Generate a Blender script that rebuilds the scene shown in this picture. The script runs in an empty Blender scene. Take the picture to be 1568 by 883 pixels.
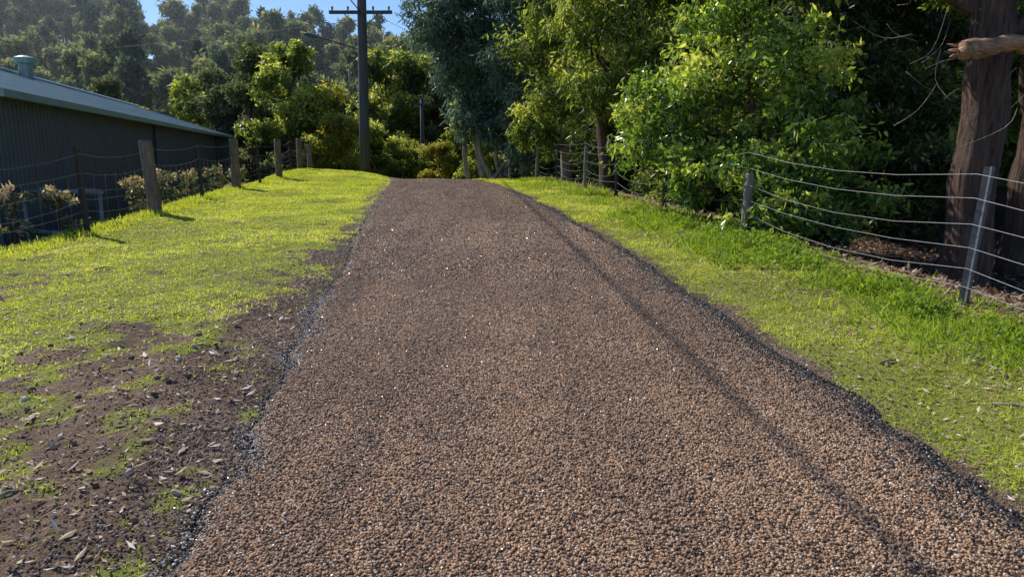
import bpy, math, numpy as np
from mathutils import Vector
R=np.random.default_rng(7)
scene=bpy.context.scene
scene.view_settings.view_transform='Standard'
scene.view_settings.look='None'
scene.view_settings.exposure=0

# ---------------------------------------------------------------- noise / terrain
TAB=R.random((256,256))
def vn(x,y,s=1.0,o=0):
    x=np.asarray(x,float)*s+o*17.3+1000; y=np.asarray(y,float)*s+o*9.1+1000
    xi=np.floor(x).astype(int); yi=np.floor(y).astype(int)
    fx=x-xi; fy=y-yi; fx=fx*fx*(3-2*fx); fy=fy*fy*(3-2*fy)
    a=TAB[xi%256,yi%256]; b=TAB[(xi+1)%256,yi%256]; c=TAB[xi%256,(yi+1)%256]; d=TAB[(xi+1)%256,(yi+1)%256]
    return (a*(1-fx)+b*fx)*(1-fy)+(c*(1-fx)+d*fx)*fy
def fbm(x,y,s=1.0,o=0):
    return (vn(x,y,s,o)*.5+vn(x,y,s*2.1,o+1)*.27+vn(x,y,s*4.3,o+2)*.15+vn(x,y,s*8.7,o+3)*.08)
def sm(t):
    t=np.clip(t,0,1); return t*t*(3-2*t)
LE=np.array([(-12,-.7),(0,-.97),(2.28,-1.17),(5.4,-1.56),(8.75,-1.96),(11.9,-2.32),(15.5,-2.78),(21.2,-3.5),(25.1,-4.1),(32,-5.4),(42,-8.0),(60,-14)])
RE=np.array([(-12,2.8),(0,2.35),(2.68,2.08),(4.63,1.84),(5.67,1.72),(7.6,1.48),(10.4,1.05),(14.7,.45),(21.2,-.47),(25.1,-1.05),(32,-2.3),(42,-4.8),(60,-10.5)])
FL=np.array([(-10,-6.1),(5,-5.95),(10.2,-5.94),(12.3,-5.97),(15.2,-6.4),(18.2,-6.8),(23.5,-7.4),(30,-8.3),(50,-11)])
FR=np.array([(-10,5.6),(2.5,4.7),(6.2,3.9),(9.8,3.12),(12.8,2.65),(18.2,1.8),(26,.85),(32,0),(45,-2),(60,-6)])
def iv(T,y): return np.interp(y,T[:,0],T[:,1])
def roadL(y): return iv(LE,y)
def roadR(y): return iv(RE,y)
def prof(y):
    y=np.asarray(y,float)
    yy=np.clip(y,-15,45)
    z=.0524*yy-.00214*np.clip(yy-8,0,None)**2
    return z-.106*25*(1-np.exp(-np.clip(y-45,0,None)/25))
def H(x,y,detail=True):
    x=np.asarray(x,float); y=np.asarray(y,float)
    z=prof(y)
    off=np.maximum(roadL(y)-x, x-roadR(y))
    k=sm((off-.0)/.6)
    z=z-.05+k*.03
    z=z+.40*sm((-x-3.5)/4)*sm((y-20)/10)*sm((70-y)/20)
    z=z+.12*sm((x-0)/1.5)*sm((y-20)/8)*sm((60-y)/20)
    z=z-.5*sm((iv(FL,y)-x)/2.2)*sm((45-y)/10)
    z=z-.35*sm((x-iv(FR,y)-.2)/1.8)*sm((45-y)/10)
    amp=17.5+11*sm((-x-30)/80)
    z=z+amp*sm((y-72)/85)+ (fbm(x,y,.02,5)-.5)*8*sm((y-70)/30)
    if detail:
        z=z+k*((fbm(x,y,1.2,3)-.5)*.10+(fbm(x,y,6,4)-.5)*.035)
        dl=roadL(y)-x
        z=z+sm((dl-.1)/.4)*sm((2.2-dl)/1.0)*sm((12-y)/4)*(fbm(x,y,3,80)-.5)*.09
    return z
def dirtmask(x,y):
    dl=roadL(y)-x; dr=x-roadR(y)
    n=fbm(x,y,1.1,8); n2=fbm(x,y,5,11)
    band=1-sm((dl-.10)/(.40+.9*sm((10-y)/5)*sm(y/3)))
    near=sm((6.6-y)/2.4)*.40
    ml=np.maximum(band*.80,near)*1.0+(n-.46)*1.7*sm((11-y)/5+.2)+(n2-.5)*2.2
    bandr=1-sm((dr-.05)/.30)
    mr=bandr+(n-.5)*1.6+(n2-.5)*1.8-.03
    m=np.where(x<(roadL(y)+roadR(y))/2,ml,mr)
    return np.clip(m,0,1)

# ---------------------------------------------------------------- mesh helpers
def make_mesh(name,V,F,mats,midx=None,attrs=None,smooth=False):
    V=np.ascontiguousarray(V,dtype=np.float32); F=np.ascontiguousarray(F,dtype=np.int32)
    n,k=F.shape
    me=bpy.data.meshes.new(name)
    me.vertices.add(len(V)); me.vertices.foreach_set('co',V.ravel())
    me.loops.add(n*k); me.loops.foreach_set('vertex_index',F.ravel())
    me.polygons.add(n)
    me.polygons.foreach_set('loop_start',np.arange(0,n*k,k,dtype=np.int32))
    try: me.polygons.foreach_set('loop_total',np.full(n,k,dtype=np.int32))
    except Exception: pass
    for m in mats: me.materials.append(m)
    if midx is not None: me.polygons.foreach_set('material_index',np.ascontiguousarray(midx,dtype=np.int32))
    if isinstance(smooth,bool): sf=np.full(n,smooth)
    else: sf=smooth
    me.polygons.foreach_set('use_smooth',np.ascontiguousarray(sf,dtype=bool))
    me.update(calc_edges=True)
    if attrs:
        for an,av in attrs.items():
            a=me.attributes.new(an,'FLOAT','POINT'); a.data.foreach_set('value',np.ascontiguousarray(av,dtype=np.float32))
    return me
def obj(name,me,parent=None,loc=None):
    o=bpy.data.objects.new(name,me); scene.collection.objects.link(o)
    if parent: o.parent=parent
    if loc is not None: o.location=loc
    return o
def empty(name,loc=(0,0,0)):
    o=bpy.data.objects.new(name,None); scene.collection.objects.link(o); o.location=loc; o.empty_display_size=.2; return o
def tube(path,radii,n=10,wob=0.0,rng=R):
    P=np.array(path,float); m=len(P); V=[]
    T=np.gradient(P,axis=0); T/=np.linalg.norm(T,axis=1)[:,None]
    ref=np.array([0,0,1.]) if abs(T[:,2]).mean()<.7 else np.array([1.,0,0])
    ang=np.linspace(0,2*np.pi,n,endpoint=False)
    wv=1+wob*(rng.random(n)-.5)
    for i in range(m):
        a=np.cross(T[i],ref); a/=np.linalg.norm(a); b=np.cross(T[i],a)
        rr=radii[i]*wv*(1+wob*.6*(rng.random(n)-.5))
        V.append(P[i]+(np.cos(ang)*rr)[:,None]*a+(np.sin(ang)*rr)[:,None]*b)
    V=np.vstack(V); F=[]
    for i in range(m-1):
        for j in range(n):
            F.append((i*n+j,i*n+(j+1)%n,(i+1)*n+(j+1)%n,(i+1)*n+j))
    c=len(V); V=np.vstack([V,P[0],P[-1]])
    for j in range(0,n,2):
        F.append((c,(j+2)%n,(j+1)%n,j)); o=(m-1)*n
        F.append((c+1,o+j,o+(j+1)%n,o+(j+2)%n))
    return V,np.array(F)
def smooth_path(pts,k=4):
    P=np.array(pts,float); t=np.arange(len(P)); tt=np.linspace(0,len(P)-1,(len(P)-1)*k+1)
    out=np.stack([np.interp(tt,t,P[:,i]) for i in range(P.shape[1])],1)
    for _ in range(2):
        q=out.copy(); q[1:-1]=(out[:-2]+2*out[1:-1]+out[2:])/4; out=q
    return out
def joinq(parts):
    V=[];F=[];M=[];T=[];o=0
    for v,f,m,t in parts:
        V.append(v);F.append(np.array(f)+o);M.append(np.full(len(f),m));T.append(np.full(len(v),t) if np.isscalar(t) else t);o+=len(v)
    return np.vstack(V),np.vstack(F),np.concatenate(M),np.concatenate(T)
def unit(n,rng=R):
    d=rng.normal(size=(n,3)); return d/np.linalg.norm(d,axis=1)[:,None]
def leafquads(P,L,W,droop=.4,rng=R,flat=0.0):
    n=len(P); d=unit(n,rng); d[:,2]-=droop; d[:,2]*=(1-flat)
    d/=np.linalg.norm(d,axis=1)[:,None]
    s=np.cross(d,unit(n,rng)+np.array([0,0,flat*6])); s/=np.linalg.norm(s,axis=1)[:,None]+1e-9
    l=(L*(.6+.8*rng.random(n)))[:,None]; w=(W*(.6+.8*rng.random(n)))[:,None]
    nrm=np.cross(d,s)
    V=np.stack([P,P+d*l*.45+s*w*.5+nrm*w*.15,P+d*l,P+d*l*.45-s*w*.5+nrm*w*.15],1).reshape(-1,3)
    F=np.arange(4*n).reshape(n,4)
    return V,F
def boxq(c,s,rot=0.0):
    x,y,z=[q/2 for q in s]
    v=np.array([(-x,-y,-z),(x,-y,-z),(x,y,-z),(-x,y,-z),(-x,-y,z),(x,-y,z),(x,y,z),(-x,y,z)])
    cr,sr=math.cos(rot),math.sin(rot)
    v=np.stack([v[:,0]*cr-v[:,1]*sr,v[:,0]*sr+v[:,1]*cr,v[:,2]],1)+np.array(c)
    return v,np.array([(0,3,2,1),(4,5,6,7),(0,1,5,4),(1,2,6,5),(2,3,7,6),(3,0,4,7)])

# ---------------------------------------------------------------- materials
def newmat(name):
    m=bpy.data.materials.new(name); m.use_nodes=True
    nt=m.node_tree; nt.nodes.clear()
    out=nt.nodes.new('ShaderNodeOutputMaterial')
    return m,nt,out
def N(nt,t,**kw):
    n=nt.nodes.new(t)
    for k,v in kw.items(): setattr(n,k,v)
    return n
def ramp(nt,fac,stops):
    r=N(nt,'ShaderNodeValToRGB'); el=r.color_ramp.elements
    while len(el)<len(stops): el.new(.5)
    for e,(p,c) in zip(el,stops): e.position=p; e.color=(*c,1)
    nt.links.new(fac,r.inputs[0]); return r.outputs[0]
def mixc(nt,f,a,b,mode='MIX'):
    m=N(nt,'ShaderNodeMix',data_type='RGBA',blend_type=mode)
    def s(i,v):
        if isinstance(v,(tuple,list)): m.inputs[i].default_value=(*v,1) if len(v)==3 else v
        elif isinstance(v,(int,float)): m.inputs[i].default_value=v
        else: nt.links.new(v,m.inputs[i])
    s(0,f); s(6,a); s(7,b); return m.outputs[2]
def noise(nt,scale,detail=4,vec=None,rough=.55):
    n=N(nt,'ShaderNodeTexNoise'); n.inputs['Scale'].default_value=scale; n.inputs['Detail'].default_value=detail
    n.inputs['Roughness'].default_value=rough
    if vec is not None: nt.links.new(vec,n.inputs['Vector'])
    return n.outputs[0]
def gpos(nt): return N(nt,'ShaderNodeNewGeometry').outputs['Position']
def attr(nt,name,typ='GEOMETRY'):
    a=N(nt,'ShaderNodeAttribute'); a.attribute_name=name; a.attribute_type=typ; return a.outputs['Fac']
def math_(nt,op,a,b=None,clamp=False):
    m=N(nt,'ShaderNodeMath',operation=op); m.use_clamp=clamp
    for i,v in enumerate([a,b]):
        if v is None: continue
        if isinstance(v,(int,float)): m.inputs[i].default_value=v
        else: nt.links.new(v,m.inputs[i])
    return m.outputs[0]
def bump(nt,h,strength,dist):
    b=N(nt,'ShaderNodeBump'); b.inputs['Strength'].default_value=strength; b.inputs['Distance'].default_value=dist
    nt.links.new(h,b.inputs['Height']); return b.outputs[0]
def pbsdf(nt,col,rough=.6,normal=None,metal=0,spec=.5):
    p=N(nt,'ShaderNodeBsdfPrincipled')
    if isinstance(col,(tuple,list)): p.inputs['Base Color'].default_value=(*col,1)
    else: nt.links.new(col,p.inputs['Base Color'])
    if isinstance(rough,(int,float)): p.inputs['Roughness'].default_value=rough
    else: nt.links.new(rough,p.inputs['Roughness'])
    if isinstance(metal,(int,float)): p.inputs['Metallic'].default_value=metal
    p.inputs['Specular IOR Level'].default_value=spec
    if normal is not None: nt.links.new(normal,p.inputs['Normal'])
    return p.outputs[0]
def foliage(name,stops,trans=.35,tcol=(1.3,1.3,.6),rough=.42,spec=.5,gain=1.0):
    m,nt,out=newmat(name)
    stops=[(p,tuple(min(.85,q*gain) for q in c)) for p,c in stops]
    c=ramp(nt,attr(nt,'tint'),stops)
    p=pbsdf(nt,c,rough,spec=spec)
    t=N(nt,'ShaderNodeBsdfTranslucent'); nt.links.new(mixc(nt,1.0,c,tcol,'MULTIPLY'),t.inputs[0])
    mx=N(nt,'ShaderNodeMixShader'); mx.inputs[0].default_value=trans
    nt.links.new(p,mx.inputs[1]); nt.links.new(t.outputs[0],mx.inputs[2]); nt.links.new(mx.outputs[0],out.inputs[0])
    return m
def simple(name,c1,c2,scale=8,rough=.7,bs=.4,bd=.02,metal=0,stretch=None,spec=.4):
    m,nt,out=newmat(name)
    tc=N(nt,'ShaderNodeTexCoord').outputs['Object']
    if stretch:
        mp=N(nt,'ShaderNodeMapping'); mp.inputs['Scale'].default_value=stretch; nt.links.new(tc,mp.inputs[0]); tc=mp.outputs[0]
    n=noise(nt,scale,6,tc,.65)
    c=ramp(nt,n,[(.3,c1),(.7,c2)])
    nt.links.new(pbsdf(nt,c,rough,bump(nt,n,bs,bd),metal,spec),out.inputs[0])
    return m
bark=simple('bark_brown',(.035,.021,.015),(.24,.145,.10),6,.9,1,.14,stretch=(3.5,3.5,.4))
bark_g=simple('bark_grey',(.15,.12,.10),(.44,.37,.30),5,.85,.8,.04,stretch=(2,2,.5))
bark_or=simple('bark_orange',(.20,.09,.045),(.70,.42,.24),11,.8,1,.05,stretch=(.5,2,2))
wood=simple('weathered_post_wood',(.07,.05,.04),(.28,.21,.16),9,.85,.8,.02,stretch=(3,3,.4))
wood_l=simple('pale_post_wood',(.13,.11,.09),(.30,.26,.22),9,.85,.8,.02,stretch=(3,3,.4))
polewood=simple('pole_wood',(.045,.05,.055),(.12,.12,.12),5,.85,.6,.02,stretch=(3,3,.2))
steel_d=simple('dark_steel_post',(.03,.028,.028),(.07,.055,.05),20,.6,.3,.005,.3)
steel_g=simple('galvanised_steel',(.06,.06,.07),(.14,.14,.15),20,.55,.2,.004,.2)
wirem=simple('galvanised_wire',(.20,.20,.20),(.34,.34,.34),20,.5,.1,.002,.3)
wirem2=simple('dull_wire',(.14,.14,.14),(.24,.24,.24),20,.6,.1,.002,.2)
shedwall=simple('shed_wall_steel',(.060,.070,.085),(.080,.090,.108),1.5,.5,.05,.01,.0,spec=.4)
shedroof=simple('shed_roof_steel',(.17,.25,.24),(.26,.34,.33),1.2,.42,.05,.01,.2)
cablem=simple('black_cable',(.015,.015,.015),(.03,.03,.03),4,.6,.1,.002)
pvc=simple('grey_pipe',(.12,.13,.15),(.18,.19,.21),4,.5,.1,.002)
ceram=simple('insulator_ceramic',(.25,.12,.07),(.35,.2,.12),4,.25,.1,.002)

gum_b=foliage('leaves_bright',[(0,(.040,.060,.016)),(.35,(.13,.175,.035)),(.65,(.32,.35,.078)),(1,(.60,.54,.19))],.52,gain=1.45)
gum_g=foliage('leaves_glossy',[(0,(.035,.070,.016)),(.35,(.11,.19,.032)),(.65,(.30,.37,.068)),(1,(.60,.57,.17))],.50,rough=.26,spec=.9,gain=1.42)
gum_d=foliage('leaves_dark',[(0,(.022,.038,.014)),(.6,(.065,.095,.028)),(1,(.22,.26,.065))],.42,gain=1.12)
con=foliage('leaves_bluegreen',[(0,(.045,.078,.055)),(.6,(.13,.195,.13)),(1,(.36,.43,.30))],.36,(1,1.1,.8),gain=1.3)
far_m=foliage('leaves_far_hazed',[(0,(.055,.078,.045)),(.5,(.15,.180,.080)),(1,(.40,.38,.17))],.45,(1.1,1.15,.8),.6,.2,gain=1.12)  # paler grey-green: distance haze is put into the leaf colour
far_d=foliage('leaves_far_dark_hazed',[(0,(.030,.052,.038)),(.6,(.080,.115,.068)),(1,(.19,.23,.12))],.40,(1.1,1.15,.8),.6,.2,gain=1.1)  # dark conifer green, bluish cast painted in for distance haze
yel=foliage('leaves_yellow',[(0,(.15,.16,.02)),(.6,(.42,.38,.06)),(1,(.66,.55,.10))],.45)
photin=foliage('leaves_photinia',[(0,(.05,.09,.03)),(.40,(.18,.21,.09)),(.65,(.56,.37,.30)),(1,(.80,.62,.54))],.4)
grassm=foliage('grass_blades',[(0,(.17,.21,.03)),(.35,(.42,.49,.065)),(.7,(.68,.70,.13)),(1,(.82,.72,.36))],.50,(1.15,1.13,.55),.55,.25,gain=1.12)
weedm=foliage('weed_blades',[(0,(.13,.20,.03)),(.6,(.34,.46,.06)),(1,(.58,.64,.14))],.48,(1.2,1.2,.5),.5,.3)
litterm=foliage('dry_leaf',[(0,(.12,.065,.035)),(.45,(.34,.21,.13)),(.8,(.55,.41,.28)),(1,(.80,.70,.58))],.15,(1,.9,.7),.6,.3)

# ground
m,nt,out=newmat('ground_soil_grass'); ground_m=m
P=gpos(nt); nA=noise(nt,2.2,6,P); nB=noise(nt,26,5,P,.7); nC=noise(nt,110,3,P,.7)
dirtc=ramp(nt,nB,[(.25,(.06,.040,.028)),(.5,(.21,.143,.103)),(.72,(.43,.32,.24))])
dirtc=mixc(nt,.4,dirtc,ramp(nt,nC,[(.38,(.05,.034,.025)),(.62,(.48,.36,.27))]))
dirtc=mixc(nt,1.0,dirtc,ramp(nt,nA,[(.3,(.62,.57,.54)),(.7,(1.4,1.32,1.22))]),'MULTIPLY')
gr=ramp(nt,nB,[(.25,(.17,.18,.04)),(.5,(.33,.35,.072)),(.8,(.48,.44,.17))])
lit=ramp(nt,nB,[(.3,(.025,.017,.012)),(.55,(.09,.052,.035)),(.78,(.24,.15,.10))])
da=attr(nt,'dirt'); dn=math_(nt,'ADD',da,math_(nt,'MULTIPLY',math_(nt,'SUBTRACT',nB,.5),.9))
dn=ramp(nt,dn,[(.35,(0,0,0)),(.62,(1,1,1))])
c=mixc(nt,dn,gr,dirtc); c=mixc(nt,attr(nt,'wood'),c,lit)
hh=math_(nt,'ADD',nB,math_(nt,'MULTIPLY',nC,.4))
nt.links.new(pbsdf(nt,c,.9,bump(nt,hh,1,.05),spec=.15),out.inputs[0])

def streaks(nt,P,lo=(.82,.78,.75),hi=(1.14,1.08,1.0)):
    st=N(nt,'ShaderNodeMapping'); st.inputs['Scale'].default_value=(2.2,.16,1); st.inputs['Rotation'].default_value=(0,0,-.12); nt.links.new(P,st.inputs[0])
    a=ramp(nt,noise(nt,1.6,4,st.outputs[0]),[(.32,lo),(.68,hi)])
    b=ramp(nt,noise(nt,1.1,5,P,.65),[(.35,(.84,.81,.80)),(.65,(1.1,1.08,1.05))])
    return mixc(nt,1.0,a,b,'MULTIPLY')
# road
m,nt,out=newmat('chip_seal_road'); road_m=m
P=gpos(nt)
vo=N(nt,'ShaderNodeTexVoronoi'); vo.inputs['Scale'].default_value=75; nt.links.new(P,vo.inputs['Vector'])
sepc=N(nt,'ShaderNodeSeparateColor'); nt.links.new(vo.outputs['Color'],sepc.inputs[0])
cc=ramp(nt,sepc.outputs[0],[(0,(.08,.06,.05)),(.3,(.25,.155,.10)),(.65,(.43,.275,.17)),(.93,(.53,.37,.25)),(1,(.68,.60,.52))])
gap=ramp(nt,vo.outputs['Distance'],[(.25,(1,1,1)),(.62,(.25,.22,.2))])
c=mixc(nt,1.0,cc,gap,'MULTIPLY')
c=mixc(nt,1.0,c,streaks(nt,P),'MULTIPLY')
fe=attr(nt,'edge'); ef=math_(nt,'ADD',fe,math_(nt,'MULTIPLY',math_(nt,'SUBTRACT',noise(nt,9,4,P),.5),1.4))
ef=ramp(nt,ef,[(.45,(0,0,0)),(.75,(1,1,1))])
c=mixc(nt,ef,c,(.022,.020,.020))
ro=ramp(nt,sepc.outputs[1],[(0,(.40,.40,.40)),(.3,(.7,.7,.7)),(1,(.9,.9,.9))])
hb=math_(nt,'SUBTRACT',1.0,vo.outputs['Distance'])
nt.links.new(pbsdf(nt,c,ro,bump(nt,hb,.9,.012),spec=.35),out.inputs[0])
def stonemat(name,stops,r0=.3,r1=.75,st=True,spec=.5):
    m,nt,out=newmat(name)
    oi=N(nt,'ShaderNodeObjectInfo').outputs['Random']
    c=ramp(nt,oi,stops)
    if st: c=mixc(nt,1.0,c,streaks(nt,gpos(nt)),'MULTIPLY')
    oj=math_(nt,'FRACT',math_(nt,'MULTIPLY',oi,37.7))
    ro=ramp(nt,oj,[(0,(r0,)*3),(.30,(r1,)*3)])
    nt.links.new(pbsdf(nt,c,ro,spec=spec),out.inputs[0]); return m
chip_m=stonemat('brown_chips',[(0,(.05,.043,.038)),(.18,(.12,.085,.06)),(.24,(.34,.215,.135)),(.7,(.53,.34,.205)),(.94,(.65,.46,.30)),(1,(.85,.78,.70))],.22,.8)
dark_m=stonemat('tarred_chips',[(0,(.015,.015,.015)),(.6,(.035,.032,.032)),(.85,(.12,.09,.07)),(.97,(.3,.22,.16)),(1,(.5,.5,.52))],.25,.6,False,.4)
grey_m=stonemat('grey_chips',[(0,(.06,.055,.05)),(.4,(.20,.17,.145)),(.7,(.38,.33,.29)),(1,(.78,.75,.72))],.22,.65,False,.5)
peb_m=stonemat('pebbles',[(0,(.08,.055,.04)),(.5,(.22,.15,.11)),(.85,(.36,.27,.20)),(1,(.60,.55,.50))],.6,.9,False,.3)

# ---------------------------------------------------------------- ground sheet
def axis(lo,hi,d0,far_lo,far_hi,g=1.12):
    a=list(np.arange(lo,hi,d0)); s=d0; x=a[-1]
    while x<far_hi: s*=g; x+=s; a.append(x)
    s=d0; x=lo; b=[]
    while x>far_lo: s*=g; x-=s; b.append(x)
    return np.array(b[::-1]+a)
xs=axis(-8,6.5,.06,-450,450); ys=axis(1.5,14,.06,-60,520,1.05)
X,Y=np.meshgrid(xs,ys); x=X.ravel(); y=Y.ravel(); z=H(x,y)
nx=len(xs); ny=len(ys)
ii=(np.arange(ny-1)[:,None]*nx+np.arange(nx-1)[None,:]).ravel()
F=np.stack([ii,ii+1,ii+1+nx,ii+nx],1)
woodmask=np.maximum(sm((x-iv(FR,y)+.1+(fbm(x,y,2,20)-.5)*.8)/.5), sm((iv(FL,y)-x-.1)/.8)*.55)
woodmask=np.maximum(woodmask,sm((y-60)/15)*.6)
me=make_mesh('ground',np.stack([x,y,z],1),F,[ground_m],attrs={'dirt':dirtmask(x,y),'wood':woodmask},smooth=True)
obj('ground',me)

# ---------------------------------------------------------------- road sheet
ry=np.concatenate([np.arange(-12,1.5,.5),np.arange(1.5,16,.06),np.arange(16,34,.25),np.arange(34,60,.6)])
nu=60; u=np.linspace(0,1,nu)
jl=(fbm(ry,ry*0,1.8,30)-.5)*.24+(vn(ry,ry*0,9,31)-.5)*.08; jr=(fbm(ry,ry*0+5,1.5,33)-.5)*.22+(vn(ry,ry*0,8,34)-.5)*.09
lx=roadL(ry)-.02+jl; rx=roadR(ry)+.04+jr
RX=lx[:,None]*(1-u)+rx[:,None]*u; RYY=np.repeat(ry[:,None],nu,1)
def roadz(x,y):
    t=(x-roadL(y))/(roadR(y)-roadL(y)); e=np.minimum(t,1-t)
    return prof(y)-.035+.035*sm(e/.04+.35)+ .03*(1-(2*t-1)**2)+(fbm(x,y,1.0,40)-.5)*.012 - .015*np.exp(-((t-.28)/.08)**2)-.015*np.exp(-((t-.75)/.08)**2)
RZ=roadz(RX,RYY)
dle=RX-lx[:,None]; dre=rx[:,None]-RX
edge=np.clip(np.maximum(.70-dle/.09,(1-dre/.24)),0,1)
ii=(np.arange(len(ry)-1)[:,None]*nu+np.arange(nu-1)[None,:]).ravel()
F=np.stack([ii,ii+1,ii+1+nu,ii+nu],1)
me=make_mesh('gravel_road',np.stack([RX.ravel(),RYY.ravel(),RZ.ravel()],1),F,[road_m],attrs={'edge':edge.ravel()},smooth=True)
obj('chip_seal_road',me)

# ---------------------------------------------------------------- stone scatter
def scatter(name,pts,mat,smin,smax,seed=0):
    me=bpy.data.meshes.new(name); me.vertices.add(len(pts)); me.vertices.foreach_set('co',np.ascontiguousarray(pts,dtype=np.float32).ravel()); me.update()
    o=obj(name,me)
    ng=bpy.data.node_groups.new(name+'_nodes','GeometryNodeTree')
    ng.interface.new_socket('Geometry',in_out='INPUT',socket_type='NodeSocketGeometry')
    ng.interface.new_socket('Geometry',in_out='OUTPUT',socket_type='NodeSocketGeometry')
    gi=ng.nodes.new('NodeGroupInput'); go=ng.nodes.new('NodeGroupOutput')
    ico=ng.nodes.new('GeometryNodeMeshIcoSphere'); ico.inputs['Radius'].default_value=1; ico.inputs['Subdivisions'].default_value=1
    sm_=ng.nodes.new('GeometryNodeSetMaterial'); sm_.inputs['Material'].default_value=mat
    iop=ng.nodes.new('GeometryNodeInstanceOnPoints')
    r1=ng.nodes.new('FunctionNodeRandomValue'); r1.data_type='FLOAT_VECTOR'; r1.inputs[0].default_value=(0,0,0); r1.inputs[1].default_value=(6.28,6.28,6.28); r1.inputs['Seed'].default_value=seed
    r2=ng.nodes.new('FunctionNodeRandomValue'); r2.data_type='FLOAT_VECTOR'; r2.inputs[0].default_value=(smin,)*3; r2.inputs[1].default_value=(smax,)*3; r2.inputs['Seed'].default_value=seed+5
    L=ng.links.new
    L(ico.outputs[0],sm_.inputs[0]); L(gi.outputs[0],iop.inputs['Points']); L(sm_.outputs[0],iop.inputs['Instance'])
    L(r1.outputs[0],iop.inputs['Rotation']); L(r2.outputs[0],iop.inputs['Scale']); L(iop.outputs[0],go.inputs[0])
    md=o.modifiers.new('scatter','NODES'); md.node_group=ng
    return o
def roadpts(y0,y1,dens,mode=0):
    n=int((y1-y0)*3.3*dens); yy=R.uniform(y0,y1,n)
    lxx=np.interp(yy,ry,lx); rxx=np.interp(yy,ry,rx)
    if mode==1:
        side=R.random(n)<.88; d=np.abs(R.normal(0,.10,n))
        xx=np.where(side,rxx-d*1.7+.05,lxx+d*.4-.03)
    elif mode==2:
        xx=lxx+R.normal(.0,.06,n)
        k=R.random(n)<np.clip((vn(yy,yy*0,2.5,90)-.15)*1.4,.05,1); xx=xx[k]; yy=yy[k]
    else:
        xx=lxx+(rxx-lxx)*R.random(n)
        de=np.minimum((xx-lxx)*2,(rxx-xx)*.6); keep=R.random(n)<np.clip(de/.10,.25,1)
        xx=xx[keep]; yy=yy[keep]
    return np.stack([xx,yy,roadz(xx,yy)+.0015],1)
a=np.vstack([roadpts(1.6,4.2,8500),roadpts(4.2,7,5600)])
scatter('road_gravel',a,chip_m,.0040,.0085,1)
a=np.vstack([roadpts(7,11,2600),roadpts(11,17,900),roadpts(17,25,350)])
scatter('road_gravel',a,chip_m,.006,.012,2)
a=np.vstack([roadpts(1.6,8,400,1),roadpts(8,18,140,1)])
scatter('tarred_edge_gravel',a,dark_m,.005,.011,3)
a=np.vstack([roadpts(1.6,8,170,2),roadpts(8,16,75,2)])
scatter('loose_edge_chips',a,grey_m,.004,.009,8)
n=30000; yy=1.6+ (R.random(n)**1.6)*9; dl=np.abs(R.normal(0,1.0,n))*np.where(R.random(n)<.5,.35,2.0); xx=roadL(yy)-dl
k=(dirtmask(xx,yy)>R.random(n)*.9)&(xx>-6); xx=xx[k];yy=yy[k]
scatter('dirt_pebbles',np.stack([xx,yy,H(xx,yy)+.001],1),peb_m,.002,.009,4)
n=90; yy=1.8+R.random(n)**1.5*3.5; xx=roadL(yy)-.15-R.random(n)*1.8
scatter('loose_rocks',np.stack([xx,yy,H(xx,yy)+.004],1),peb_m,.010,.030,5)
n=6000; yy=1.6+ (R.random(n)**1.5)*12; xx=roadR(yy)+np.abs(R.normal(0,.18,n))
scatter('dirt_pebbles',np.stack([xx,yy,H(xx,yy)+.001],1),peb_m,.003,.009,6)

# ---------------------------------------------------------------- grass
def blades(name,x,y,h,w,mat,tint,lean=.5):
    n=len(x); z=H(x,y)-.004; P=np.stack([x,y,z],1)
    a=R.random(n)*2*np.pi; s=np.stack([np.cos(a),np.sin(a),0*a],1)*(w/2)[:,None]
    b=R.random(n)*2*np.pi; le=lean*R.random(n)
    tip=P+np.stack([np.cos(b)*le*h,np.sin(b)*le*h,h*(1-.3*le)],1)
    mid=P+(tip-P)*.5; mid[:,2]+=h*.08
    V=np.stack([P-s,P+s,mid+s*.8,tip,mid-s*.8],1).reshape(-1,3)
    F=np.arange(5*n).reshape(n,5)
    return obj(name,make_mesh(name,V,F,[mat],attrs={'tint':np.repeat(np.clip(tint,0,1),5)}))
n=400000
yy=1.8+(R.random(n)**1.35)*32; t=R.random(n); lo=iv(FL,yy)-.8; hi=roadL(yy)-.02; xx=lo+(hi-lo)*t
vis=(xx>-.72*yy-.6); k=vis&(R.random(n)<np.clip(1.15-dirtmask(xx,yy)*1.4,0.04,1)*np.clip(.25+1.4*vn(xx,yy,7,44),0,1)); xx=xx[k];yy=yy[k]; n=len(xx)
gn=fbm(xx,yy,1.1,50); gh=(.010+.026*R.random(n))*(.4+1.1*gn)*(1+yy*.012)
gw=.0045+yy*.00060
blades('lawn_grass',xx,yy,gh,gw,grassm,.02+.85*gn+.45*(fbm(xx,yy,5,51)-.5)+R.normal(0,.17,n)+.45*(R.random(n)<.08),1.9)
n=190000
yy=2.3+(R.random(n)**1.3)*30; lo=roadR(yy)+.05; hi=iv(FR,yy)+.5; xx=lo+(hi-lo)*R.random(n)
k=(xx<.75*yy+.8)&(R.random(n)<np.clip(1.05-dirtmask(xx,yy)*1.3,0.03,1)*np.clip(.3+1.4*vn(xx,yy,6,45),0,1)); xx=xx[k];yy=yy[k]; n=len(xx)
gn=fbm(xx,yy,1.3,60); gh=(.012+.032*R.random(n))*(.4+1.1*gn)*(1+yy*.01)
blades('verge_grass',xx,yy,gh,.0045+yy*.0006,grassm,.0+.85*gn+.45*(fbm(xx,yy,5,52)-.5)+R.normal(0,.16,n)+.5*(R.random(n)<.10),1.9)
n=26000; yy=2.4+(R.random(n)**1.1)*22; c=vn(yy,yy*0,1.4,70); xx=iv(FR,yy)-.35+R.normal(0,.33,n)-.4*c
c2=vn(xx,yy,2.6,72)
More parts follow.
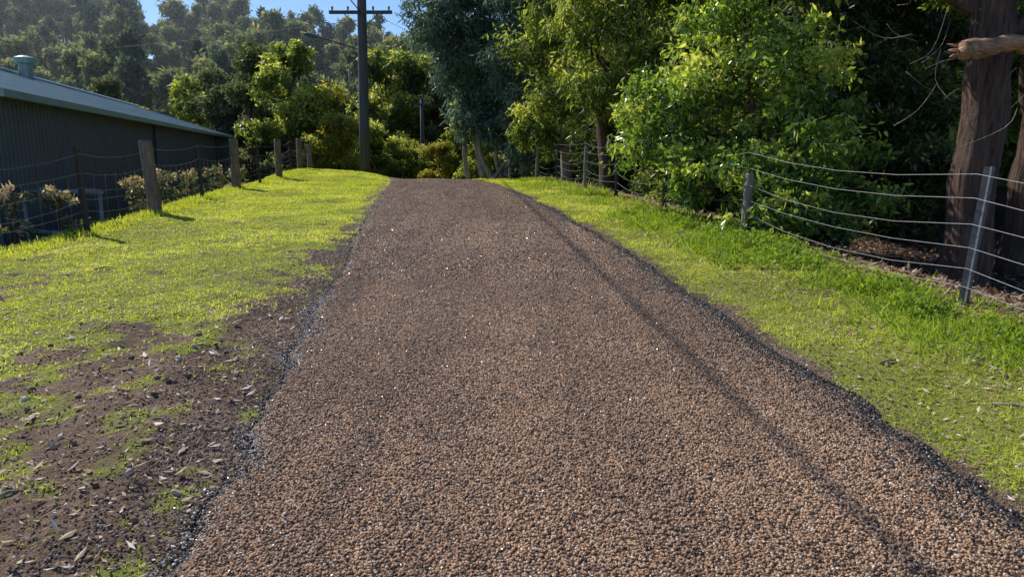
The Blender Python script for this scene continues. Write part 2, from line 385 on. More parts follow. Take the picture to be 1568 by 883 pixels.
k=R.random(n)<np.clip((c*c2-.18)*6,0,1); xx=xx[k];yy=yy[k];n=len(xx)
blades('tall_weeds',xx,yy,(.04+.18*R.random(n))*(.25+1.1*vn(xx,yy,3,71)),.010+yy*.0006,weedm,.2+.5*R.random(n)+.3*vn(xx,yy,3,73),1.4)
n=9000; yy=8+R.random(n)*24; xx=iv(FL,yy)-.0+R.normal(0,.16,n)
blades('tall_weeds',xx,yy,(.03+.09*R.random(n)),.008+yy*.0004,grassm,.3+.4*R.random(n),.9)
n=110; cy=3+R.random(n)*10; cx=iv(FR,cy)-.25-np.abs(R.normal(0,.22,n)); cx=np.append(cx,R.normal(2.95,.28,60)); cy=np.append(cy,R.normal(9.0,.8,60))
idx=np.repeat(np.arange(len(cx)),90); P=np.stack([cx[idx],cy[idx],H(cx[idx],cy[idx])],1)+unit(len(idx))*(R.random(len(idx))**.5)[:,None]*np.array([.16,.16,.10]); P[:,2]+=.06
V,F=leafquads(P,.05,.026,-.3); obj('broadleaf_weeds',make_mesh('broadleaf_weeds',V,F,[weedm],attrs={'tint':np.repeat(np.clip(.15+.5*R.random(len(idx)),0,1),4)}))

# leaf litter
def litter(name,x,y,L,W,tb=0):
    n=len(x); P=np.stack([x,y,H(x,y)+.006+R.random(n)*.012],1)
    V,F=leafquads(P,L,W,0,R,.7); t=np.repeat(np.clip(R.random(n)+tb,0,1),4)
    obj(name,make_mesh(name,V,F,[litterm],attrs={'tint':t}))
n=8000; yy=1.8+(R.random(n)**1.3)*10; xx=roadL(yy)-.1-(R.random(n)**1.1)*4.4; litter('leaf_litter',xx,yy,.034,.014,.05)
n=420; yy=1.8+(R.random(n)**1.4)*4.5; xx=roadL(yy)-.1-(R.random(n)**1.1)*2.8; litter('leaf_litter',xx,yy,.075,.026,.25)
n=7500; yy=2+(R.random(n)**1.3)*18; w=iv(FR,yy)-roadR(yy); xx=roadR(yy)+.12+w*R.random(n)**.7; litter('leaf_litter',xx,yy,.05,.019,.08)
n=26000; yy=2+R.random(n)*24; xx=iv(FR,yy)-.15+np.abs(R.normal(0,2.4,n)); litter('leaf_litter',xx,yy,.10,.035,-.12)
parts=[]
for (sx,sy,a,l) in [(2.75,4.0,-.6,.2),(2.4,4.6,.4,.15),(3.1,4.4,1.4,.25),(3.3,5.2,.2,.3),(-3.0,3.4,.3,.12),(-2.2,2.9,.8,.09),(-2.6,8.3,-.5,.25),(-4.4,7.6,.9,.2)]:
    zz=float(H(sx,sy))+.015
    v,f=tube([(sx,sy,zz),(sx+math.cos(a)*l*.5,sy+math.sin(a)*l*.5,zz+.01),(sx+math.cos(a)*l,sy+math.sin(a)*l,zz)],[.008,.009,.005],6)
    parts.append((v,f,0,0))
V,F,M,T=joinq(parts); obj('fallen_sticks',make_mesh('fallen_sticks',V,F,[bark_g],smooth=True))

# ---------------------------------------------------------------- trees
def tree_data(rng,trunks,lobes,leafL,leafW,droop=.5,bark_idx=0,thick=1.0,sides=10):
    parts=[]
    for tp in trunks:
        p=smooth_path(tp,4); p[1:-1,:2]+=rng.normal(0,.10,(len(p)-2,2))*p[1:-1,3:4]
        v,f=tube(p[:,:3],p[:,3],sides,.16,rng); parts.append((v,f,0,0.))
    main=np.array(trunks[0])
    for (cx,cy,cz,rx,ry,rz,nc,cr,nl) in lobes:
        C=np.array([cx,cy,cz])
        zt=main[0,2]+(cz-rz*.6-main[0,2])*.8; zt=np.clip(zt,main[0,2]+.3,main[-1,2])
        b=np.array([np.interp(zt,main[:,2],main[:,i]) for i in range(3)]); rb=np.interp(zt,main[:,2],main[:,3])*.5
        v,f=tube(smooth_path([tuple(b),tuple((b+C)/2+rng.normal(0,.1,3)*rx),tuple(C)],3),np.linspace(rb,rb*.4,7),7,.2,rng); parts.append((v,f,0,0.))
        d=unit(nc,rng); rad=rng.random(nc)**.45; cc=C+d*rad[:,None]*np.array([rx,ry,rz])
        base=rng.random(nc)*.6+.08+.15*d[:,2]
        for i in range(0,nc,3):
            v,f=tube([C+(cc[i]-C)*.1,C+(cc[i]-C)*.55+rng.normal(0,.06,3),cc[i]],[rb*.3*thick,rb*.2*thick,rb*.07*thick],5,0,rng); parts.append((v,f,0,0.))
        idx=np.repeat(np.arange(nc),nl); n=len(idx)
        g=unit(n,rng)*(rng.random(n)**.55)[:,None]*cr*(.5+1.0*rng.random(nc))[idx][:,None]*np.array([1,1,.75])
        P=cc[idx]+g
        v,f=leafquads(P,leafL,leafW,droop,rng)
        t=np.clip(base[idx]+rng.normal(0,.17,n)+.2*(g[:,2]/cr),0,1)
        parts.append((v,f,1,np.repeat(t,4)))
    return joinq(parts)
def tree(name,trunks,lobes,L,W,leafmat,barkmat=bark,droop=.5,seed=1,thick=1.0,sides=10):
    rng=np.random.default_rng(seed)
    V,F,M,T=tree_data(rng,trunks,lobes,L,W,droop,thick=thick,sides=sides)
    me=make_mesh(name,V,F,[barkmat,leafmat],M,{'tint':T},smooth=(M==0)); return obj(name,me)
def g(x,y): return float(H(x,y,False))-.08

tree('glossy_leaf_tree',[[(3.75,10.9,g(3.75,10.9),.09),(3.7,11.0,1.4,.07),(3.5,11.2,2.6,.05),(3.4,11.3,3.8,.02)],[(3.8,10.9,g(3.8,10.9),.07),(4.1,10.7,1.1,.05),(4.3,10.6,2.0,.03)]],
 [(3.35,11.2,2.45,1.05,1.0,1.0,46,.30,90),(2.45,11.8,2.3,.8,.7,.85,34,.28,90),(4.15,10.7,2.5,.85,.9,1.0,32,.30,90),(3.4,10.3,1.25,.75,.5,.6,30,.25,95),(4.35,10.0,1.25,.8,.7,.8,40,.25,105),(3.9,9.7,.75,.8,.4,.45,26,.22,90),(3.3,11.6,3.6,.95,.9,.75,28,.3,90),(2.75,11.0,1.35,.5,.5,.55,18,.24,90),(3.35,9.75,.70,.5,.35,.45,16,.18,75),(2.1,12.4,1.9,.45,.5,.7,16,.26,85)],
 .115,.048,gum_g,bark,.35,11)
tree('eucalyptus_tree',[[(2.35,18.3,g(2.35,18.3),.19),(2.3,18.4,1.6,.16),(2.15,18.5,2.9,.13),(2.4,18.6,4.6,.1),(2.6,18.8,7,.05)]],
 [(2.1,18.0,3.1,.9,.9,.8,32,.40,80),(3.1,17.7,3.8,1.1,1.0,1.1,42,.42,80),(1.9,18.4,4.7,1.0,1.0,1.0,36,.42,80),(3.1,18.2,5.6,1.2,1.1,1.2,38,.42,75),(2.2,18.6,6.8,1.3,1.2,1.1,34,.42,75),(3.3,16.5,2.5,.8,.8,.9,34,.38,80)],
 .19,.053,gum_b,bark,.9,12)
tree('eucalyptus_tree',[[(1.75,24,g(1.75,24),.2),(1.7,24,2,.17),(1.5,24.2,4,.13),(1.4,24.3,7.5,.06)]],
 [(.9,23.6,2.4,.9,.9,.9,34,.42,80),(1.6,23.2,3.6,1.1,1,1.0,36,.45,80),(.8,24,5.0,1.2,1.1,1.2,38,.48,80),(1.9,23.8,6.2,1.4,1.2,1.3,38,.48,75),(.6,24.3,7.4,1.3,1.2,1.0,30,.48,75),(2.2,22.6,2.2,.8,.8,.9,30,.4,80)],
 .20,.062,gum_b,bark_g,.7,13)
tree('casuarina_tree',[[(-1.2,32,g(-1.2,32),.2),(-1.5,32,2.2,.17),(-2.0,32.2,5,.13),(-2.3,32.4,11,.06)],[(-.8,31.5,g(-.8,31.5),.12),(-1.4,31.7,1.6,.10),(-1.5,31.8,3.2,.08)],[(-1.9,32.5,g(-1.9,32.5),.12),(-2.1,32.4,1.5,.10),(-2.0,32.3,3.0,.08)],[(-.3,30.6,g(-.3,30.6),.11),(-.7,30.8,1.2,.09),(-.6,31,2.4,.06)],[(-.9,30.2,g(-.9,30.2),.08),(-.4,30.4,1.0,.07),(.1,30.6,1.9,.05)]],
 [(-1.7,32,3.2,1.0,1.0,1.2,36,.48,95),(-2.0,32,5.0,1.4,1.3,1.3,48,.5,95),(-2.8,32,7.0,1.7,1.4,1.4,54,.5,95),(-1.4,32.3,7.2,1.7,1.4,1.5,48,.5,90),(-3.2,32.2,9.2,1.7,1.4,1.2,44,.5,90),(-1.2,32.5,9.6,1.8,1.4,1.4,40,.5,90),(-.5,31.5,4.5,1.1,1.1,1.3,40,.48,90),(-.8,31,2.5,.7,.8,.7,20,.4,90)],
 .29,.065,con,bark_g,.8,14)
tree('casuarina_tree',[[(.6,29.5,g(.6,29.5),.2),(.4,29.5,2.5,.17),(.3,29.6,6,.12),(.2,29.7,11,.05)]],
 [(.3,29.3,3.2,1.0,1.0,1.2,36,.48,90),(.1,29.4,5.2,1.2,1.1,1.3,40,.5,85),(.7,29.6,7.2,1.5,1.2,1.3,42,.5,85),(-.2,29.8,9,1.5,1.2,1.2,36,.5,80),(.6,28.9,1.7,.7,.7,.7,20,.4,80)],
 .27,.065,con,bark_g,.8,15)
tree('native_myrtle_tree',[[(6.0,13.5,g(6,13.5),.16),(5.9,13.5,2,.13),(5.8,13.5,4,.1),(5.8,13.6,7,.05)]],
 [(5.2,13.2,3.0,1.2,1.1,1.1,44,.38,85),(6.4,13.0,2.6,1.2,1.1,1.2,42,.38,85),(5.6,13.2,4.6,1.5,1.2,1.1,46,.4,85),(7.0,13.4,4.4,1.4,1.2,1.2,36,.4,85),(4.6,13.8,5.6,1.3,1.2,1.0,36,.4,85),(5.9,12.8,1.4,1.0,.8,.8,36,.34,85)],
 .16,.058,gum_d,bark,.5,16)
tree('native_myrtle_tree',[[(4.7,16.5,g(4.7,16.5),.16),(4.6,16.5,3,.12),(4.5,16.6,8,.05)]],
 [(4.3,16,2.4,1.2,1.0,1.2,44,.4,82),(4.9,16,4.4,1.3,1.1,1.2,44,.4,82),(4.2,16.3,6.2,1.5,1.1,1.2,44,.4,82),(5.8,16,3.0,1.2,1.0,1.2,36,.4,82)],
 .17,.058,gum_b,bark,.5,17)
tree('native_myrtle_tree',[[(2.8,21.5,g(2.8,21.5),.14),(2.9,21.5,3,.11),(2.9,21.6,7.5,.05)]],
 [(2.6,21,2.0,1.0,.9,1.2,40,.4,82),(3.3,21,3.6,1.2,1.0,1.2,42,.4,82),(2.5,21.2,5.6,1.3,1.0,1.2,38,.4,82),(3.6,21.5,7,1.5,1.1,1.2,38,.4,75)],
 .18,.058,gum_d,bark,.5,18)
tree('ironbark_tree',[[(5.42,8.7,g(5.42,8.7),.31),(5.43,8.7,.5,.255),(5.46,8.7,2,.235),(5.5,8.75,4,.21),(5.55,8.9,7,.14)]],
 [(4.6,9.6,4.3,1.1,1.0,.7,46,.34,90),(5.9,9.8,4.1,1.3,1.0,.6,46,.34,90),(6.8,9.2,3.9,1.2,1,.6,34,.34,80),(5.2,9.4,5.6,1.8,1.5,1.0,36,.4,80)],
 .14,.045,gum_b,bark,.7,19,sides=22)
rt=np.random.default_rng(5)
lp=smooth_path([(4.72,8.05,2.66),(4.95,8.03,2.70),(5.2,8.0,2.74),(5.6,7.98,2.70),(6.0,7.9,2.60),(7.0,7.7,2.35)],6); lp[1:]+=rt.normal(0,.012,(len(lp)-1,3))
lr=np.interp(np.linspace(0,1,len(lp)),[0,.05,.15,.25,.5,1],[.075,.105,.12,.095,.08,.06])*(1+rt.normal(0,.07,len(lp)))
V,F=tube(lp,lr,14,.35,rt)
parts=[(V,F,0,0)]
for j in range(5):  # splintered torn end
    a=rt.random()*6.28; q=lp[0]+np.array([0,math.cos(a)*.05,math.sin(a)*.05]); v,f=tube([q+[.06,0,0],q+[-.04,0,0],q+[-.07-.07*rt.random(),math.cos(a)*.02,math.sin(a)*.02]],[.025,.018,.004],5); parts.append((v,f,0,0))
V2,F2=tube(smooth_path([(5.5,8.0,2.72),(5.62,7.95,2.98),(5.6,7.9,3.45),(5.75,7.9,3.85)],3),np.linspace(.05,.02,10),8,.2); parts.append((V2,F2,0,0))
V,F,M,T=joinq(parts); obj('torn_tree_limb',make_mesh('torn_tree_limb',V,F,[bark_or],smooth=True))
tree('ironbark_tree',[[(6.45,9.2,g(6.45,9.2),.26),(6.45,9.2,1.0,.22),(6.5,9.2,2.1,.2),(6.8,9.2,3.4,.17),(7.1,9.2,6,.1)],[(6.45,9.2,1.8,.14),(6.2,9.1,2.4,.1),(6.1,9.0,3.0,.07)]],
 [(7.3,9.5,5.0,1.3,1.0,.9,34,.36,80)],.13,.04,gum_d,bark,.7,20,sides=14)
parts=[]
for i in range(30):
    p=np.array([rt.uniform(4.4,6.4),rt.uniform(8.0,9.5),rt.uniform(1.9,3.6)]); d=unit(1,rt)[0]*np.array([1,.5,.7]); l=rt.uniform(.4,1.0)
    q=[p,p+d*l*.5+rt.normal(0,.08,3),p+d*l+rt.normal(0,.12,3)]
    v,f=tube(smooth_path(q,3),np.linspace(.006,.002,7),5); parts.append((v,f,0,0))
V,F,M,T=joinq(parts); obj('bare_twigs',make_mesh('bare_twigs',V,F,[bark_g],smooth=True))

def proto(seed,h,lobes,L,W,mat,bk,droop=.5):
    rng=np.random.default_rng(seed)
    V,F,M,T=tree_data(rng,[[(0,0,-1,.035*h),(.05*h*.2,0,h*.35,.026*h),(0,.03*h,h*.85,.008*h)]],lobes,L,W,droop,sides=8)
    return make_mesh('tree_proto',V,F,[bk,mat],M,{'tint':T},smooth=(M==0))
def rl(seed,n,h,r,cr,nc,nl,z0=.35):
    rng=np.random.default_rng(seed); out=[]
    for i in range(n):
        zz=h*(z0+(1-z0)*(i+.5)/n)+rng.normal(0,.03*h); a=rng.random()*6.28; rr=r*(1-.55*abs((i+.5)/n-.45)*1.6)*rng.uniform(.75,1.2)
        out.append((math.cos(a)*rr*.6,math.sin(a)*rr*.6,zz,rr*.7,rr*.7,h*rng.uniform(.08,.14),nc,cr,nl))
    return out
farP=[proto(100+i,9,rl(200+i,7,9,2.6,.62,13,38,.3),.58,.24,far_m,bark_g) for i in range(4)]
farC=[proto(120+i,10,rl(220+i,7,10,1.9,.55,14,40,.15),.5,.22,far_d if i==0 else far_m,bark_g) for i in range(2)]
midP=[proto(140+i,7,rl(240+i,9,7,2.0,.40,22,64,.12),.27,.11,[gum_b,gum_d,far_m][i],bark) for i in range(3)]
shrP=[proto(160+i,2.2,rl(260+i,5,2.2,.9,.28,20,70,.1),.14,.06,[gum_d,gum_b,yel][i],bark) for i in range(3)]
def mass(name,spots):
    e=empty(name)
    for i,(me,x,y,s,rz,sz) in enumerate(spots):
        o=obj('tree_%d'%i,me,e,(x,y,float(H(x,y,False))-.1)); o.scale=(s,s,s*sz); o.rotation_euler=(0,0,rz)
rf=np.random.default_rng(3); sp=[]
for i in range(560):
    y=rf.uniform(74,172); x=rf.uniform(-1.02*y,.12*y)
    me=farP[rf.integers(4)] if rf.random()<.66 else farC[rf.integers(2)]
    sp.append((me,x,y,rf.uniform(.7,1.3),rf.random()*6.28,rf.uniform(.9,1.35)))
mass('hillside_forest',sp)
sp=[]
for i in range(52):
    y=rf.uniform(48,70); x=rf.uniform(-.82*y,-.02*y)
    if x<-.62*y and rf.random()<.3: continue
    sp.append((midP[rf.choice([0,2,2,0,1])],x,y,rf.uniform(.75,1.2),rf.random()*6.28,rf.uniform(.85,1.15)))
mass('valley_trees',sp)
sp=[]
for i in range(62):
    y=rf.uniform(13,46); x=iv(FR,y)+2.8+rf.random()*(y*.72+2)
    if x<5.5 and y<18: continue
    if .60<x/y<.75 and y<30: continue
    sp.append((midP[1 if rf.random()<.6 else 0],x,y,rf.uniform(.8,1.3),rf.random()*6.28,rf.uniform(.9,1.4)))
mass('woodland_trees',sp)
sp=[]
for i in range(56):
    y=rf.uniform(11,34); x=iv(FR,y)+1.2+abs(rf.normal(0,2.2))
    if y<14 and x<6: continue
    sp.append((shrP[0 if rf.random()<.6 else 1],x,y,rf.uniform(.5,.95),rf.random()*6.28,rf.uniform(.7,1.0)))
mass('woodland_understorey',sp)
sp=[]
for i in range(46):
    y=rf.uniform(37,52); x=rf.uniform(-.30*y,-.03*y)
    if -.2*y-1.2< x and x<-.1*y and y<42: continue
    sp.append((shrP[rf.choice([0,1,1,1,2])],x,y,rf.uniform(.8,1.5),rf.random()*6.28,1.0))
mass('shrub_thicket',sp)
def single(name,me,x,y,s,sz=1,r=0): o=obj(name,me,None,(x,y,float(H(x,y,False))-.1)); o.scale=(s,s,s*sz); o.rotation_euler=(0,0,r)
single('bright_green_tree',midP[0],-11.7,40,1.0,1.0,1)
single('bright_green_tree',midP[2],-14.2,41,.75,1,2)
single('yellow_flowering_shrub',shrP[2],-8.6,38.5,1.3,1.15,2)
single('yellow_flowering_shrub',shrP[2],-9.8,40,1.5,1.5,.3)
single('bright_green_tree',midP[2],-20,50,1.1,1.0,.4)

for i,(x,y,s) in enumerate([(-6.75,9.9,.24),(-6.35,10.3,.22),(-6.6,12.9,.27),(-7.0,13.8,.27),(-7.2,15.2,.30),(-7.5,17.2,.30),(-7.7,19.2,.30),(-8.2,22,.30),(-6.6,9.1,.20)]):
    zb=g(x,y)
    zc=.93+.02*i if y>9.5 else .62
    tree('photinia_shrub',[[(x,y,zb,.02),(x+.03,y,zc,.012)],[(x,y,zb,.015),(x-.12,y+.05,zc-.1,.01)]],
      [(x,y,zc,s,s,s*.8,12,.12,30),(x+.1,y,zc-.35,s*.8,s*.8,s*.7,6,.11,18)],.080,.034,photin,bark,-.3,300+i,sides=6)

# ---------------------------------------------------------------- fences
def spost(x,y,h,lean=(0,0),r=.022):
    z=float(H(x,y,False))-.15; parts=[]
    for a in (0.3,2.39,4.49):
        dx,dy=math.cos(a)*r*1.6,math.sin(a)*r*1.6; px,py=-math.sin(a)*.005,math.cos(a)*.005
        v=[]
        for (zz,l) in ((0,0),(h+.15,1)):
            ox,oy=x+lean[0]*l,y+lean[1]*l
            v+=[(ox-px,oy-py,z+zz),(ox+dx-px,oy+dy-py,z+zz),(ox+dx+px,oy+dy+py,z+zz),(ox+px,oy+py,z+zz)]
        parts.append((np.array(v),np.array([(0,1,5,4),(1,2,6,5),(2,3,7,6),(3,0,4,7),(4,5,6,7),(3,2,1,0)]),0,0))
    V,F,M,T=joinq(parts); return V,F
def wpost(x,y,h,r,lean=(0,0)):
    z=float(H(x,y,False))-.15
    p=[(x+lean[0]*t,y+lean[1]*t,z+(h+.15)*t) for t in (0,.25,.5,.75,.97,1)]
    return tube(p,[r*1.02,r,r*.99,r,r*.96,r*.8],12,.16)
def wires(tops,heights,r=.003,mesh=False,sag=.05):
    parts=[]
    for hgt in heights:
        pts=[]
        for i,(x,y,z) in enumerate(tops):
            pts.append((x,y,z+hgt))
            if i<len(tops)-1:
                a=tops[i+1]; s_=sag*(.3+R.random()*.9)
                for t in (.25,.5,.75):
                    pts.append((x+(a[0]-x)*t,y+(a[1]-y)*t,z+(a[2]-z)*t+hgt-s_*4*t*(1-t)))
        v,f=tube(pts,[r]*len(pts),5); parts.append((v,f,0,0))
    if mesh:
        for i in range(len(tops)-1):
            a=np.array(tops[i]);b=np.array(tops[i+1]); n=int(np.linalg.norm(b-a)/.3)
            for k in range(1,n):
                p=a+(b-a)*k/n
                v,f=tube([p+[0,0,heights[-1]-.02],p+[0,0,mesh-.03]],[r*.6]*2,4); parts.append((v,f,0,0))
    V,F,M,T=joinq(parts); return V,F
fence=empty('post_and_wire_fence')
LP=[(-6.05,4.2,'s'),(-5.98,7.4,'s'),(-5.94,10.2,'s'),(-5.97,12.3,'w'),(-6.4,15.2,'s'),(-6.8,18.2,'w'),(-7.1,20.8,'s'),(-7.4,23.5,'w'),(-7.95,26.6,'s'),(-8.3,29,'w'),(-9.0,33,'w')]
tops=[]
for i,(x,y,k) in enumerate(LP):
    z=float(H(x,y,False)); tops.append((x,y,z))
    if k=='s': V,F=spost(x,y,1.18 if y<14 else 1.1,(-.05,0),.03); mt=steel_d
    else: V,F=wpost(x,y,1.22,.105,(-.09 if i==3 else 0,0)); mt=wood
    obj('post_%d'%i,make_mesh('fp',V,F,[mt],smooth=False),fence)
V,F=wires(tops,[1.08,.82,.62,.45,.30,.15],.0028,mesh=.80,sag=.09); obj('wires',make_mesh('fw',V,F,[wirem2],smooth=True),fence)
fence2=empty('post_and_wire_fence')
RP=[(4.75,2.6,'s'),(3.9,6.2,'g'),(3.12,9.8,'p'),(2.65,12.8,'s'),(2.2,15.6,'s'),(1.8,18.2,'p'),(1.35,22,'s'),(.87,26,'p'),(.4,29,'s'),(-.1,32,'p'),(-.9,37,'s')]
tops=[]
for i,(x,y,k) in enumerate(RP):
    z=float(H(x,y,False)); tops.append((x,y,z))
    if k=='s': V,F=spost(x,y,1.15,(.02,0),.028); mt=steel_d
    elif k=='g': V,F=spost(x,y,1.18,(.14,.05),.030); mt=steel_g
    else: V,F=wpost(x,y,.85 if i==2 else 1.05,.06,(.03,0)); mt=wood_l
    obj('post_%d'%i,make_mesh('fp',V,F,[mt],smooth=False),fence2)
V,F=wires(tops,[1.12,.92,.70,.50,.32,.16],.0028,sag=.12); obj('wires',make_mesh('fw',V,F,[wirem],smooth=True),fence2)

# ---------------------------------------------------------------- shed
shed=empty('steel_shed')
B=np.array([-17.4,45.8]); A0=np.array([-7.4,9.0]); dr=(B-A0)/np.linalg.norm(B-A0); A=A0+2.7*dr; L=np.linalg.norm(B-A); pr=np.array([-dr[1],dr[0]])
if pr[0]>0: pr=-pr
EZ=2.6; W=10.0; RZ_=EZ+5*math.tan(math.radians(18)); Z0=-.8
def ribline(L,period,depth):
    s=[];o=[];t=0
    while t<L:
        for a,b in ((0,0),(.55,0),(.65,1),(.90,1)):
            if t+a*period<=L: s.append(t+a*period); o.append(b*depth)
        t+=period
    s.append(L); o.append(0); return np.array(s),np.array(o)
s,o=ribline(L,.19,.028)
P2=A+s[:,None]*dr-o[:,None]*pr
n=len(s)
V=np.vstack([np.c_[P2,np.full(n,Z0)],np.c_[P2,np.full(n,EZ-.02)]]); F=np.stack([np.arange(n-1),np.arange(1,n),np.arange(1,n)+n,np.arange(n-1)+n],1)
obj('front_wall',make_mesh('w',V,F,[shedwall]),shed)
P3=A+s[:,None]*dr+(W+o[:,None])*pr
V=np.vstack([np.c_[P3,np.full(n,Z0)],np.c_[P3,np.full(n,EZ-.02)]]); obj('back_wall',make_mesh('w',V,F,[shedwall]),shed)
for nm,E in (('near_gable',A),('far_gable',B)):
    s2,o2=ribline(W,.19,.028); sg=-1 if nm[0]=='n' else 1
    q=E+s2[:,None]*pr+sg*o2[:,None]*dr; zt=EZ+(5-np.abs(s2-5))*math.tan(math.radians(18))-.03; k=len(s2)
    V=np.vstack([np.c_[q,np.full(k,Z0)],np.c_[q,zt]]); Fg=np.stack([np.arange(k-1),np.arange(1,k),np.arange(1,k)+k,np.arange(k-1)+k],1)
    obj(nm,make_mesh('w',V,Fg,[shedwall]),shed)
s,o=ribline(L+.6,.20,.035); n=len(s)
for side,(w0,w1) in enumerate(((-.25,5.0),(10.25,5.0))):
    base=A-.3*dr
    e=base+s[:,None]*dr+w0*pr; r_=base+s[:,None]*dr+w1*pr
    ze=EZ+.03-.25*math.tan(math.radians(18)); zr=RZ_+.03
    V=np.vstack([np.c_[e,ze+o],np.c_[r_,zr+o]]); F=np.stack([np.arange(n-1),np.arange(1,n),np.arange(1,n)+n,np.arange(n-1)+n],1)
    obj('roof_slope_%d'%side,make_mesh('r',V,F,[shedroof]),shed)
ang=math.atan2(dr[1],dr[0]); mid=(A+B)/2
v,f=boxq((*(mid-.30*pr),EZ-.10),(L+.6,.11,.12),ang); obj('gutter',make_mesh('g',v,f,[shedroof]),shed)
v,f=tube([(*(A-.3*dr+5*pr),RZ_+.06),(*(B+.3*dr+5*pr),RZ_+.06)],[.11,.11],10); obj('ridge_cap',make_mesh('g',v,f,[shedroof],smooth=True),shed)
for E,nm in ((A-.3*dr,'near'),(B+.3*dr,'far')):
    for sd in (0,1):
        a=E+(-.25 if sd==0 else 10.25)*pr; b=E+5*pr
        v,f=tube([(*a,EZ-.05),(*b,RZ_+.04)],[.06,.06],6); obj('barge_%s_%d'%(nm,sd),make_mesh('g',v,f,[shedroof]),shed)
vp=A0+19.2*dr+4.6*pr; vz=RZ_-.15
v,f=tube([(*vp,vz),(*vp,vz+.55),(*vp,vz+.56),(*vp,vz+.75),(*vp,vz+.82)],[.22,.22,.34,.34,.12],16); obj('roof_vent',make_mesh('g',v,f,[shedroof]),shed)
for t in (.35,.8):
    q=A+(B-A)*t-.09*pr; v,f=tube([(*q,Z0),(*q,EZ-.1)],[.045,.045],8); obj('downpipe',make_mesh('g',v,f,[shedwall],smooth=True),shed)
pr_=empty('pipe_rail'); parts=[]
for zz in (1.0,.35):
    v,f=tube([(-8.15,12.0,zz),(-7.2,11.6,zz),(-6.35,11.4,zz)],[.035]*3,8); parts.append((v,f,0,0))
for xx,yy in ((-7.9,11.9),(-6.4,11.42)):
    v,f=tube([(xx,yy,-.2),(xx,yy,1.0)],[.03]*2,8); parts.append((v,f,0,0))
V,F,M,T=joinq(parts); obj('rail',make_mesh('g',V,F,[pvc],smooth=True),pr_)

# ---------------------------------------------------------------- power poles
def pole(x,y,h,lean=(.15,0)):
    e=empty('power_pole',(x,y,float(H(x,y,False))-.2))
    v,f=tube([(lean[0]*t,lean[1]*t,(h)*t) for t in (0,.25,.5,.75,1)],[.235,.22,.205,.19,.17],14,.05); obj('pole',make_mesh('p',v,f,[polewood],smooth=True),e)
    parts=[]
    for zz,w in ((6.75,2.6),(8.3,2.2)):
        cx=lean[0]*zz/h
        v,f=boxq((cx,-.26,zz),(w,.11,.13)); parts.append((v,f,0,0))
        for k in (-.45,-.2,.2,.45):
            v,f=tube([(cx+k*w,-.26,zz+.07),(cx+k*w,-.26,zz+.12),(cx+k*w,-.26,zz+.15),(cx+k*w,-.26,zz+.2),(cx+k*w,-.26,zz+.24)],[.015,.05,.035,.055,.02],8); parts.append((v,f,1,0))
        for sg in (-1,1):
            v,f=tube([(cx+sg*.7,-.2,zz-.05),(cx+sg*.1,-.2,zz-.6)],[.02,.02],5); parts.append((v,f,2,0))
    v,f=tube(smooth_path([(-.1,-.15,5.3),(-.9,-.3,5.55),(-1.7,-.4,5.75)],3),[.03]*7,6); parts.append((v,f,2,0))
    v,f=tube([(-1.65,-.4,5.72),(-1.8,-.42,5.77),(-2.1,-.46,5.85),(-2.25,-.48,5.86)],[.03,.08,.09,.03],8); parts.append((v,f,2,0))
    V,F,M,T=joinq(parts); obj('crossarms',make_mesh('p',V,F,[polewood,ceram,steel_g],M),e)
pole(-6.35,32,10.0); pole(-3.45,-10,10.0)
parts=[]
def cable(a,c,sag,r):
    t=np.linspace(0,1,24); p=np.array(a)+(np.array(c)-np.array(a))*t[:,None]; p[:,2]-=sag*4*t*(1-t)
    v,f=tube(p,[r]*24,6); parts.append((v,f,0,0))
cable((-6.25,31.8,7.3),(-3.4,-10,7.2),.25,.022)
cable((-6.3,31.8,7.0),(-60,60,9),.8,.008); cable((-5.4,32,7.1),(10,70,6),.8,.008)
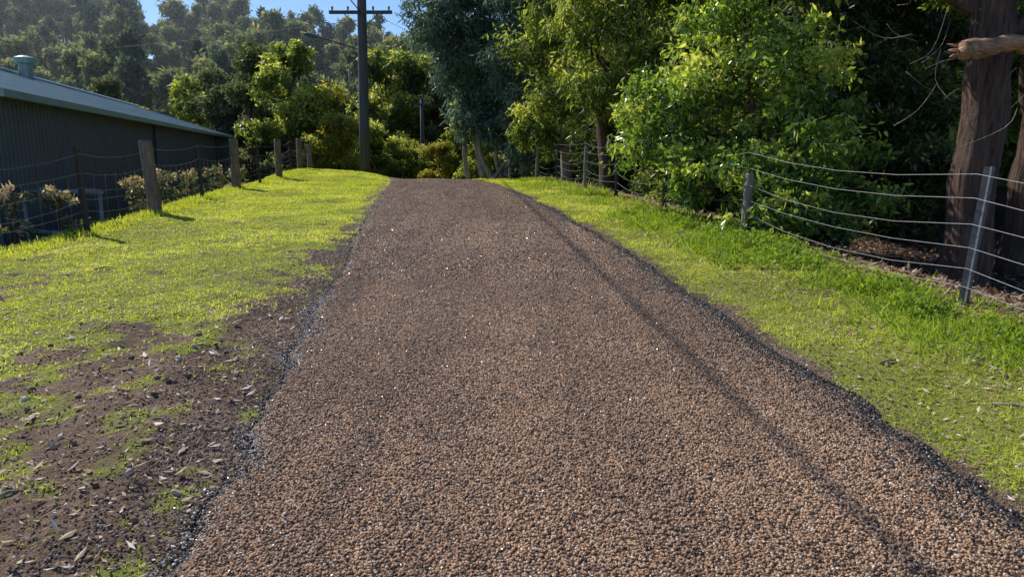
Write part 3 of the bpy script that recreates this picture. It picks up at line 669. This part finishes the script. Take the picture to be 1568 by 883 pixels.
V,F,M,T=joinq(parts); obj('power_line',make_mesh('c',V,F,[cablem],smooth=True))
e=empty('power_pole',(-5.1,42.5,float(H(-5.1,42.5,False))-.2)); v,f=tube([(0,0,0),(0,0,2.5),(0,0,5.0)],[.13,.12,.10],12,.05); obj('pole',make_mesh('p',v,f,[polewood],smooth=True),e)
v,f=boxq((0,-.16,4.7),(1.0,.09,.1)); obj('crossarm',make_mesh('p',v,f,[polewood]),e)

# ---------------------------------------------------------------- morning haze filling the valley
m,nt,out=newmat('valley_haze'); vs=N(nt,'ShaderNodeVolumeScatter'); vs.inputs['Color'].default_value=(.80,.91,1,1); vs.inputs['Density'].default_value=.0007; vs.inputs['Anisotropy'].default_value=.55
nt.links.new(vs.outputs[0],out.inputs['Volume'])
v,f=boxq((-40,170,14),(420,250,56)); obj('valley_haze',make_mesh('valley_haze',v,f,[m]))

# ---------------------------------------------------------------- light, sky, camera
el,az=math.radians(40),math.radians(-48)
S=Vector((math.sin(az)*math.cos(el),math.cos(az)*math.cos(el),math.sin(el)))
ld=bpy.data.lights.new('sun','SUN'); ld.energy=5.0; ld.angle=math.radians(.5); ld.color=(1,.955,.88)
lo=bpy.data.objects.new('sun',ld); scene.collection.objects.link(lo); lo.rotation_euler=S.to_track_quat('Z','Y').to_euler(); lo.location=(-20,20,30)
w=bpy.data.worlds.new('World'); scene.world=w; w.use_nodes=True; nt=w.node_tree
bg=nt.nodes['Background']; sky=nt.nodes.new('ShaderNodeTexSky'); sky.sky_type='NISHITA'; sky.sun_disc=False
sky.sun_elevation=el; sky.sun_rotation=az; sky.air_density=.8; sky.dust_density=0; sky.ozone_density=7
nt.links.new(sky.outputs[0],bg.inputs[0]); bg.inputs[1].default_value=.14
cd=bpy.data.cameras.new('camera'); cam=bpy.data.objects.new('camera',cd); scene.collection.objects.link(cam)
cd.sensor_width=36; cd.lens=25.7; cd.clip_end=1500; cd.clip_start=.05
cam.location=(0,0,1.6); cam.rotation_euler=(math.radians(90-10.5),0,0)
scene.camera=cam
